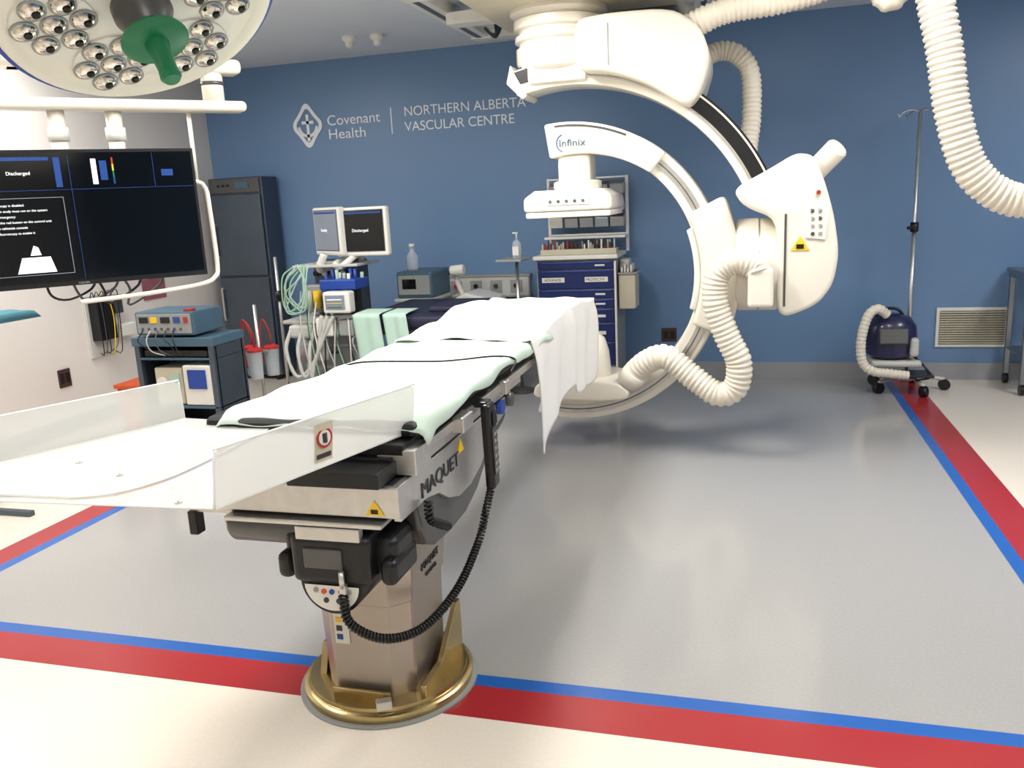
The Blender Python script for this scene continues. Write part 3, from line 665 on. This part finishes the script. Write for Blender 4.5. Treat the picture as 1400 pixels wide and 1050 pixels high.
def disp(n,c,w,h,rz,scr):
    R=Matrix.Translation(Vector(c))@Euler((0,0,rz)).to_matrix().to_4x4()
    def bx(nn,x0,x1,y0,y1,z0,z1,m,b=.004):
        o=g.b2(n+nn,x0,x1,y0,y1,z0,z1,m,b); o.data.transform(R); return o
    bx('_case',-w/2,w/2,-.025,.035,-h/2,h/2,M_wht2,.015)
    bx('_bezel',-w/2+.025,w/2-.025,-.029,-.02,-h/2+.035,h/2-.02,M_dgry,.002)
    bx('_screen',-w/2+.032,w/2-.032,-.033,-.025,-h/2+.042,h/2-.027,scr,.001)
    bx('_bar',-w/2+.04,w/2-.04,-.035,-.03,h/2-.05,h/2-.035,M_scrb,0)
    o=g.text(n+'_lettering','Discharged' if scr is M_scr else 'Standby',(-.07,-.035,0),.032,M_scrw,ext=.0005); o.data.transform(R)
disp('display_a',(-2.86,5.98,1.42),.46,.37,-.10,M_scr)
disp('display_b',(-3.18,6.06,1.43),.42,.37,-.60,M_scrg)

# equipment trolley with monitor box
g=G('equipment_trolley',(-2.68,6.7,0))
g.b2('cabinet',-2.85,-2.55,6.65,7.05,.10,.82,M_offw,.01)
g.b2('grey_unit',-2.84,-2.52,6.50,6.95,.84,1.06,M_teal,.02); g.b2('unit_face',-2.82,-2.54,6.49,6.505,.87,1.03,M_shelfg,.004)
g.b2('unit_shelf',-2.86,-2.50,6.48,7.05,.815,.84,M_offw)
g.b2('unit_screen',-2.78,-2.66,6.484,6.492,.92,1.0,M_scr,.001)
g.lathe('bottle',[(.045,1.06),(.05,1.08),(.05,1.18),(.02,1.22),(.02,1.25)],M_clear,(-2.76,6.7,0),seg=20)
g.cyl('bottle_cap',(-2.76,6.7,1.25),(-2.76,6.7,1.28),.024,M_wht2)
for i in range(4): g.cyl('caster_%d'%i,(-2.81 if i%2 else -2.59,6.7+(.3 if i>1 else 0)-.015,.05),(-2.81 if i%2 else -2.59,6.7+(.3 if i>1 else 0)+.015,.05),.05,M_blk)

# white device with arm near gas rail
g=G('document_camera_stand',(-2.25,6.85,0))
g.b2('cart',-2.44,-2.04,6.70,7.10,.10,.70,M_offw,.01)
g.prism('device_base',[(-2.44,.70),(-2.04,.70),(-2.06,.80),(-2.30,.86),(-2.42,.80)],6.66,7.06,M_wht2,'Y',.02)
g.tube('device_arm',[(-2.36,6.8,.82),(-2.40,6.78,.95),(-2.38,6.74,1.03)],.022,M_wht2)
g.cyl('device_head',(-2.43,6.72,1.04),(-2.31,6.72,1.05),.045,M_wht2,bevel=.01); g.cyl('device_lens',(-2.445,6.72,1.04),(-2.43,6.72,1.04),.032,M_dgry)
for i in range(4): g.cyl('caster_%d'%i,(-2.40 if i%2 else -2.08,6.75+(.3 if i>1 else 0)-.015,.05),(-2.40 if i%2 else -2.08,6.75+(.3 if i>1 else 0)+.015,.05),.05,M_blk)

# electrosurgery cart
g=G('electrosurgical_cart',(-3.7,4.95,0))
X0,X1,Y0,Y1=-4.04,-3.42,4.74,5.10
for i,(x,yy) in enumerate(((X0+.02,Y0+.02),(X1-.02,Y0+.02),(X0+.02,Y1-.02),(X1-.02,Y1-.02))):
    g.b2('post_%d'%(i+1),x-.02,x+.02,yy-.02,yy+.02,.10,.80,M_steel,.004); g.cyl('caster_%d'%(i+1),(x-.02,yy,.05),(x+.02,yy,.05),.05,M_blk)
g.b2('top_shelf',X0-.01,X1+.01,Y0-.01,Y1,.75,.81,M_teal,.006)
g.b2('mid_shelf',X0,X1,Y0,Y1,.32,.34,M_teal,.006); g.b2('low_shelf',X0,X1,Y0,Y1,.12,.15,M_teal,.006)
g.b2('upper_mid_shelf',X0,X1,Y0,Y1,.655,.67,M_teal,.006)
g.b2('back_panel',X0+.03,X1-.03,Y1-.02,Y1-.01,.14,.78,M_blk); g.b2('side_panel_l',X0+.0,X0+.02,Y0+.04,Y1-.04,.14,.78,M_steel); g.b2('side_panel_r',X1-.02,X1,Y0+.02,Y1-.02,.14,.78,M_steel)
g.b2('generator',X0+.04,X1-.12,Y0+.0,Y1-.03,.825,.985,M_teal,.012)
g.b2('generator_face',X0+.06,X1-.14,Y0-.008,Y0+.002,.84,.97,M_shelfg,.003)
for i,(a,b,mm) in enumerate(((.02,.09,M_blk),(.11,.16,M_yel),(.19,.26,M_blk),(.29,.34,M_scrb),(.37,.40,M_redp))): g.b2('readout_%d'%i,X0+.06+a,X0+.06+b,Y0-.013,Y0-.006,.91,.95,mm,.001)
for i in range(7): g.cyl('socket_%d'%i,(X0+.10+i*.05,Y0-.012,.87),(X0+.10+i*.05,Y0,.87),.010,(M_dgry,M_dgry,M_dblu)[i%3],seg=12)
g.b2('generator_red_tab',X1-.20,X1-.14,Y0+.01,Y0+.07,.985,1.0,M_redp,.003)
g.b2('unit_a',X0+.12,X0+.34,Y0+.02,Y1-.06,.345,.60,M_cream2,.01); g.b2('unit_b',X0+.36,X1-.04,Y0+.0,Y1-.06,.345,.62,M_wht2,.01)
g.b2('unit_b_screen',X0+.40,X1-.08,Y0-.008,Y0+.002,.46,.59,M_dblu,.002)
g.cyl('unit_a_dial',(X0+.18,Y0+.0,.50),(X0+.18,Y0+.025,.50),.035,M_wht2); g.b2('unit_a_screen',X0+.24,X0+.32,Y0+.012,Y0+.022,.46,.56,M_green2,.002)
g.b2('slim_unit',X0+.06,X1-.06,Y0+.02,Y1-.06,.675,.72,M_blk,.005)
for i in range(5):
    q=random.random
    g.tube('cable_%d'%i,[(X0+.1+.06*i,Y0-.01,.86),(X0+.08+.07*i,Y0-.05,.80),(X0+.1+.07*i,Y0-.04,.72+.06*q()),(X0+.2+.05*i,Y0-.01,.69)],.004,(M_blk,M_offw,M_dgry,M_blk)[i%4],seg=6)

g=G('orange_bin',(-4.25,5.0,0))
g.prism('body',[(-4.34,0),(-4.12,0),(-4.10,.42),(-4.36,.42)],4.88,5.12,M_or,'Y',.01); g.b2('lid',-4.37,-4.09,4.86,5.14,.42,.45,M_or,.006)

# suction canister stand
sx,sy=-3.46,5.34
g=G('suction_canister_stand',(sx,sy,0))
g.lathe('base',[(.12,.05),(.11,.075),(.03,.10)],M_offw,(sx,sy,0)); g.cyl('post',(sx,sy,.08),(sx,sy,.95),.012,M_sil)
for i in range(5): a=i*2*pi/5; g.cyl('caster_%d'%i,(sx+.11*cos(a),sy+.11*sin(a)-.012,.028),(sx+.11*cos(a),sy+.11*sin(a)+.012,.028),.028,M_blk)
for i in range(3):
    a=i*2*pi/3-1.4; x=sx+.085*cos(a); yy=sy+.085*sin(a)
    g.lathe('canister_%d'%i,[(.045,.42),(.055,.62)],M_clear,(x,yy,0),seg=20); g.lathe('canister_lid_%d'%i,[(.058,.62),(.058,.635),(.03,.65)],M_redp,(x,yy,0),seg=20)
    g.tube('suction_tube_%d'%i,[(x,yy,.64),(x+.02,yy-.03,.74),(x-.03,yy-.03,.84),(x-.07,yy-.02,.70),(x-.06,yy-.02,.5)],.006,M_redp,seg=6)
g.b2('ring_bracket',sx-.08,sx+.08,sy-.02,sy+.02,.60,.62,M_sil)

# wall boxes with cables
g=G('wall_junction_box',(XL,5.6,.75))
g.b2('backplate',XL,XL+.02,5.45,5.72,.52,1.02,M_offw)
g.b2('black_box',XL+.02,XL+.11,5.48,5.66,.66,.98,M_blk); g.b2('white_box',XL+.02,XL+.12,5.70,5.88,.66,.76,M_wht2,.01); g.b2('small_box',XL+.02,XL+.08,5.70,5.80,.85,1.0,M_dgry)
for i in range(6):
    q=random.random
    g.tube('cable_%d'%i,[(XL+.06,5.46+.04*i,.98),(XL+.10+.03*q(),5.44+.05*i,1.05),(XL+.12,5.44+.05*i+.05*q(),.85),(XL+.12,5.47+.04*i,.62-.08*q()),(XL+.06,5.5+.03*i,.56)],.004,(M_blk,M_dgry,M_blk,M_yel,M_dgry,M_blk)[i%6],seg=6)
g=G('wall_poster',(XL,6.3,1.05))
g.b2('sheet',XL,XL+.006,6.15,6.45,.90,1.20,M_pink,0); g.b2('band',XL+.006,XL+.008,6.17,6.43,1.08,1.16,M_pap,0)

# draped instrument stand at far left
g=G('instrument_stand',(-3.9,3.6,0))
g.b2('foot_a',-4.30,-3.86,3.52,3.56,0,.03,M_steel); g.b2('foot_b',-4.30,-4.26,3.40,3.80,0,.03,M_steel)
g.cyl('post',(-4.28,3.56,.02),(-4.28,3.56,1.10),.014,M_sil)
g.b2('tray',-4.45,-3.92,3.45,3.82,1.10,1.12,M_sil)
def cl(u,v):
    x=-4.48+.60*u; yy=3.42+.43*v; z=1.127
    e=max(abs(u-.5),abs(v-.5))*2
    if e>.9: z-=(e-.9)*.45
    return (x,yy,z+.003*sin(u*20))
g.cloth('cloth',cl,24,24,M_tealc)

# ------------------------------------------------------------ large display on ceiling boom
A=Vector((-3.0,4.20,0));B=Vector((-3.83,3.28,0)); dd=(A-B).normalized(); ang=math.atan2(dd.y,dd.x); W=(A-B).length; C=(A+B)/2
rot=Euler((0,0,ang)).to_matrix()
g=G('surgical_display_monitor',(C.x,C.y,1.62),rot,world=False)   # local: x along screen (to the right), -y toward viewer
H=.70
g.box('case',(0,.035,0),(W,.06,H),M_blk,.008)
g.box('bezel',(0,.002,0),(W,.01,H),M_blk,.003)
g.box('screen',(0,-.004,.005),(W-.03,.004,H-.045),M_scr,.0)
yy=-.008
def sc(n,x0,x1,z0,z1,m): g.b2(n,x0,x1,yy-.001,yy+.001,z0,z1,m,0)
hx=W/2
sc('grid_line_h',-hx+.02,hx-.02,.146,.148,M_scrb); sc('grid_line_v',-.012,-.010,-.32,.32,M_scrb); sc('grid_line_v2',.40,.402,.15,.33,M_scrb)
sc('pane_bar_a',-.46,-.10,.295,.312,M_scrb); sc('pane_side',-.08,-.05,.16,.31,M_scrb)
g.text('discharged','Discharged',(-.30,yy-.002,.225),.024,M_scrw,ext=.0005)
sc('scan_body',.095,.12,.17,.30,M_scrw); sc('scan_panel',.135,.17,.19,.29,M_scrb)
for i,m_ in enumerate((M_scrb,M_green,M_yel,M_redp)): sc('scan_bar_%d'%i,.195,.203,.17+i*.034,.204+i*.034,m_)
sc('icon_panel',.44,.50,.205,.24,M_scrb)
for i,t in enumerate(('Fluoroscopy is disabled.','Perform study must run on the system','In an emergency:','Press the red button on the control unit','of the tableside console','and fluoroscopy to enable it')):
    g.text('message_%d'%i,t,(-.40,yy-.002,.07-i*.028),.0165,M_scrw,ext=.0003)
sc('message_frame_r',-.06,-.057,-.28,.11,M_scrg); sc('message_frame_b',-.55,-.057,-.283,-.28,M_scrg); sc('message_frame_t',-.55,-.057,.108,.111,M_scrg)
g.prism('message_image',[(-.32,-.27),(-.14,-.27),(-.16,-.19),(-.29,-.19)],yy-.002,yy,M_scrw,'Y',0)
g.prism('message_image_top',[(-.25,-.18),(-.20,-.18),(-.21,-.14),(-.23,-.13)],yy-.002,yy,M_scrw,'Y',0)
g.text('maker_mark','TOSHIBA',(-.05,-.004,-.343),.014,M_shelfg,ext=.0003)
g.tube('guard_rail',[(hx-.06,.10,.17),(hx+.03,.10,.17),(hx+.068,.09,.13),(hx+.072,.07,0),(hx+.072,.05,-.30),(hx+.05,.04,-.37),(hx-.03,.04,-.405),(hx-.3,.04,-.43),(-.05,.04,-.445)],.013,M_wht)
g.box('guard_rail_mount',(hx-.08,.08,.17),(.06,.05,.05),M_wht,.01)
g.cyl('side_pole',(hx+.035,.14,.17),(hx+.035,.14,.56),.012,M_wht)
g.box('wall_bracket',(0,.10,0),(.5,.06,.3),M_dgry)
for i in range(4): g.tube('loose_cable_%d'%i,[(-.2+.12*i,.08,-.30),(-.18+.13*i,.09,-.40),(-.1+.1*i,.10,-.43-.02*i),(.02+.12*i,.09,-.38),(.05+.1*i,.08,-.3)],.007,(M_blk,M_dgry,M_blk,M_dgry)[i],seg=6)
for i,x in enumerate((-.02,.26)):
    g.cyl('drop_tube_%d'%(i+1),(x,.14,-.1),(x,.14,.56),.042,M_wht,seg=24); g.cyl('drop_collar_%d'%(i+1),(x,.14,.40),(x,.14,.47),.052,M_wht2,seg=24)
g.box('boom_arm',(.32,.12,.585),(1.30,.14,.06),M_wht,.03,seg=4)
g.cyl('boom_joint',(.80,.12,.60),(.80,.12,.84),.06,M_wht,seg=28); g.cyl('boom_joint_band',(.80,.12,.70),(.80,.12,.72),.063,M_dgry,seg=28)
g.box('boom_upper_arm',(.36,.12,.80),(1.20,.15,.08),M_wht,.03,seg=4)
g.cyl('ceiling_column',(-.20,.12,.76),(-.20,.12,1.31),.075,M_wht); g.cyl('ceiling_flange',(-.20,.12,1.27),(-.20,.12,1.31),.17,M_wht)

# ------------------------------------------------------------ surgical light
n=Vector((.474,-.252,-.844)).normalized()
zax=-n; xax=Vector((1,.2,0)); xax=(xax-zax*xax.dot(zax)).normalized(); yax=zax.cross(xax)
rot=Matrix((xax,yax,zax)).transposed()
LC=Vector((-1.528,1.994,2.145))
g=G('surgical_light',LC,rot,world=False)   # local -z = light side
g.lathe('housing',[(.345,.0),(.362,.01),(.368,.03),(.36,.055),(.30,.085),(.18,.11),(.08,.12)],M_wht,seg=72)
g.lathe('rim_band',[(.357,-.003),(.367,.002),(.369,.008),(.36,.010)],M_dblu,seg=72)
g.lathe('face_rim',[(.357,.002),(.35,-.012),(.325,-.016),(.31,-.008)],M_wht,seg=72)
g.lathe('face',[(.35,.0),(.34,-.006),(.2,-.010),(.02,-.010)],M_wht2,seg=72)
k=0
for c_ in range(6):
    a=c_*pi/3+.35; R_=.213
    ccx,ccy=R_*cos(a),R_*sin(a)
    g.lathe('cluster_plate_%d'%c_,[(.104,-.008),(.102,-.016),(.02,-.016)],M_wht2,(ccx,ccy,0),seg=32)
    for b_ in range(7):
        bx,by=(ccx,ccy) if b_==6 else (ccx+.071*cos(b_*pi/3+a),ccy+.071*sin(b_*pi/3+a))
        g.lathe('bulb_bezel_%d'%k,[(.034,-.014),(.034,-.020),(.031,-.021)],M_shelfg,(bx,by,0),seg=18)
        g.lathe('bulb_reflector_%d'%k,[(.032,-.019),(.026,-.027),(.016,-.032),(.004,-.034)],M_lens,(bx,by,0),seg=8)
        g.lathe('bulb_core_%d'%k,[(.012,-.030),(.010,-.037),(.003,-.039)],M_lensd,(bx+.006,by,0),seg=10); k+=1
g.lathe('centre_hub',[(.075,-.010),(.075,-.04),(.055,-.08),(.045,-.115)],M_dgry,seg=32)
g.lathe('handle_flange',[(.03,-.105),(.080,-.112),(.085,-.122),(.075,-.130),(.03,-.135)],M_green,seg=32)
g.lathe('handle_grip',[(.032,-.13),(.027,-.16),(.024,-.21),(.027,-.235),(.020,-.245)],M_green,seg=24)
g.cyl('yoke_joint',(0,0,.11),(0,0,.20),.05,M_wht)
g2=rot.inverted()
def tl(p): return tuple(g2@(Vector(p)-LC))
top=LC+zax*.20
g.tube('yoke_arm',[(0,0,.19),tl(top+Vector((-.15,.0,.10))),tl(top+Vector((-.45,0,.15))),tl(top+Vector((-.7,.05,.2)))],.035,M_wht)
e=top+Vector((-.7,.05,.2)); g.cyl('ceiling_pole',tl(e-Vector((0,0,.05))),tl((e.x,e.y,ZC)),.05,M_wht); g.cyl('ceiling_flange',tl((e.x,e.y,ZC-.05)),tl((e.x,e.y,ZC)),.16,M_wht)

# ------------------------------------------------------------ world + camera
w=bpy.data.worlds.new('w'); scene.world=w; w.use_nodes=True; w.node_tree.nodes['Background'].inputs[0].default_value=(.6,.65,.7,1); w.node_tree.nodes['Background'].inputs[1].default_value=.2
cam=bpy.data.cameras.new('camera'); co=bpy.data.objects.new('camera',cam); bpy.context.collection.objects.link(co)
cam.sensor_width=36; cam.lens=1146.9/1400*36; cam.clip_start=.02
Rc=Matrix.Rotation(.2813,3,'Z')@Matrix.Rotation(pi/2-.2156,3,'X')@Matrix.Rotation(-.0499,3,'Z')
co.matrix_world=Matrix.Translation((0,0,1.6))@Rc.to_4x4()
scene.camera=co
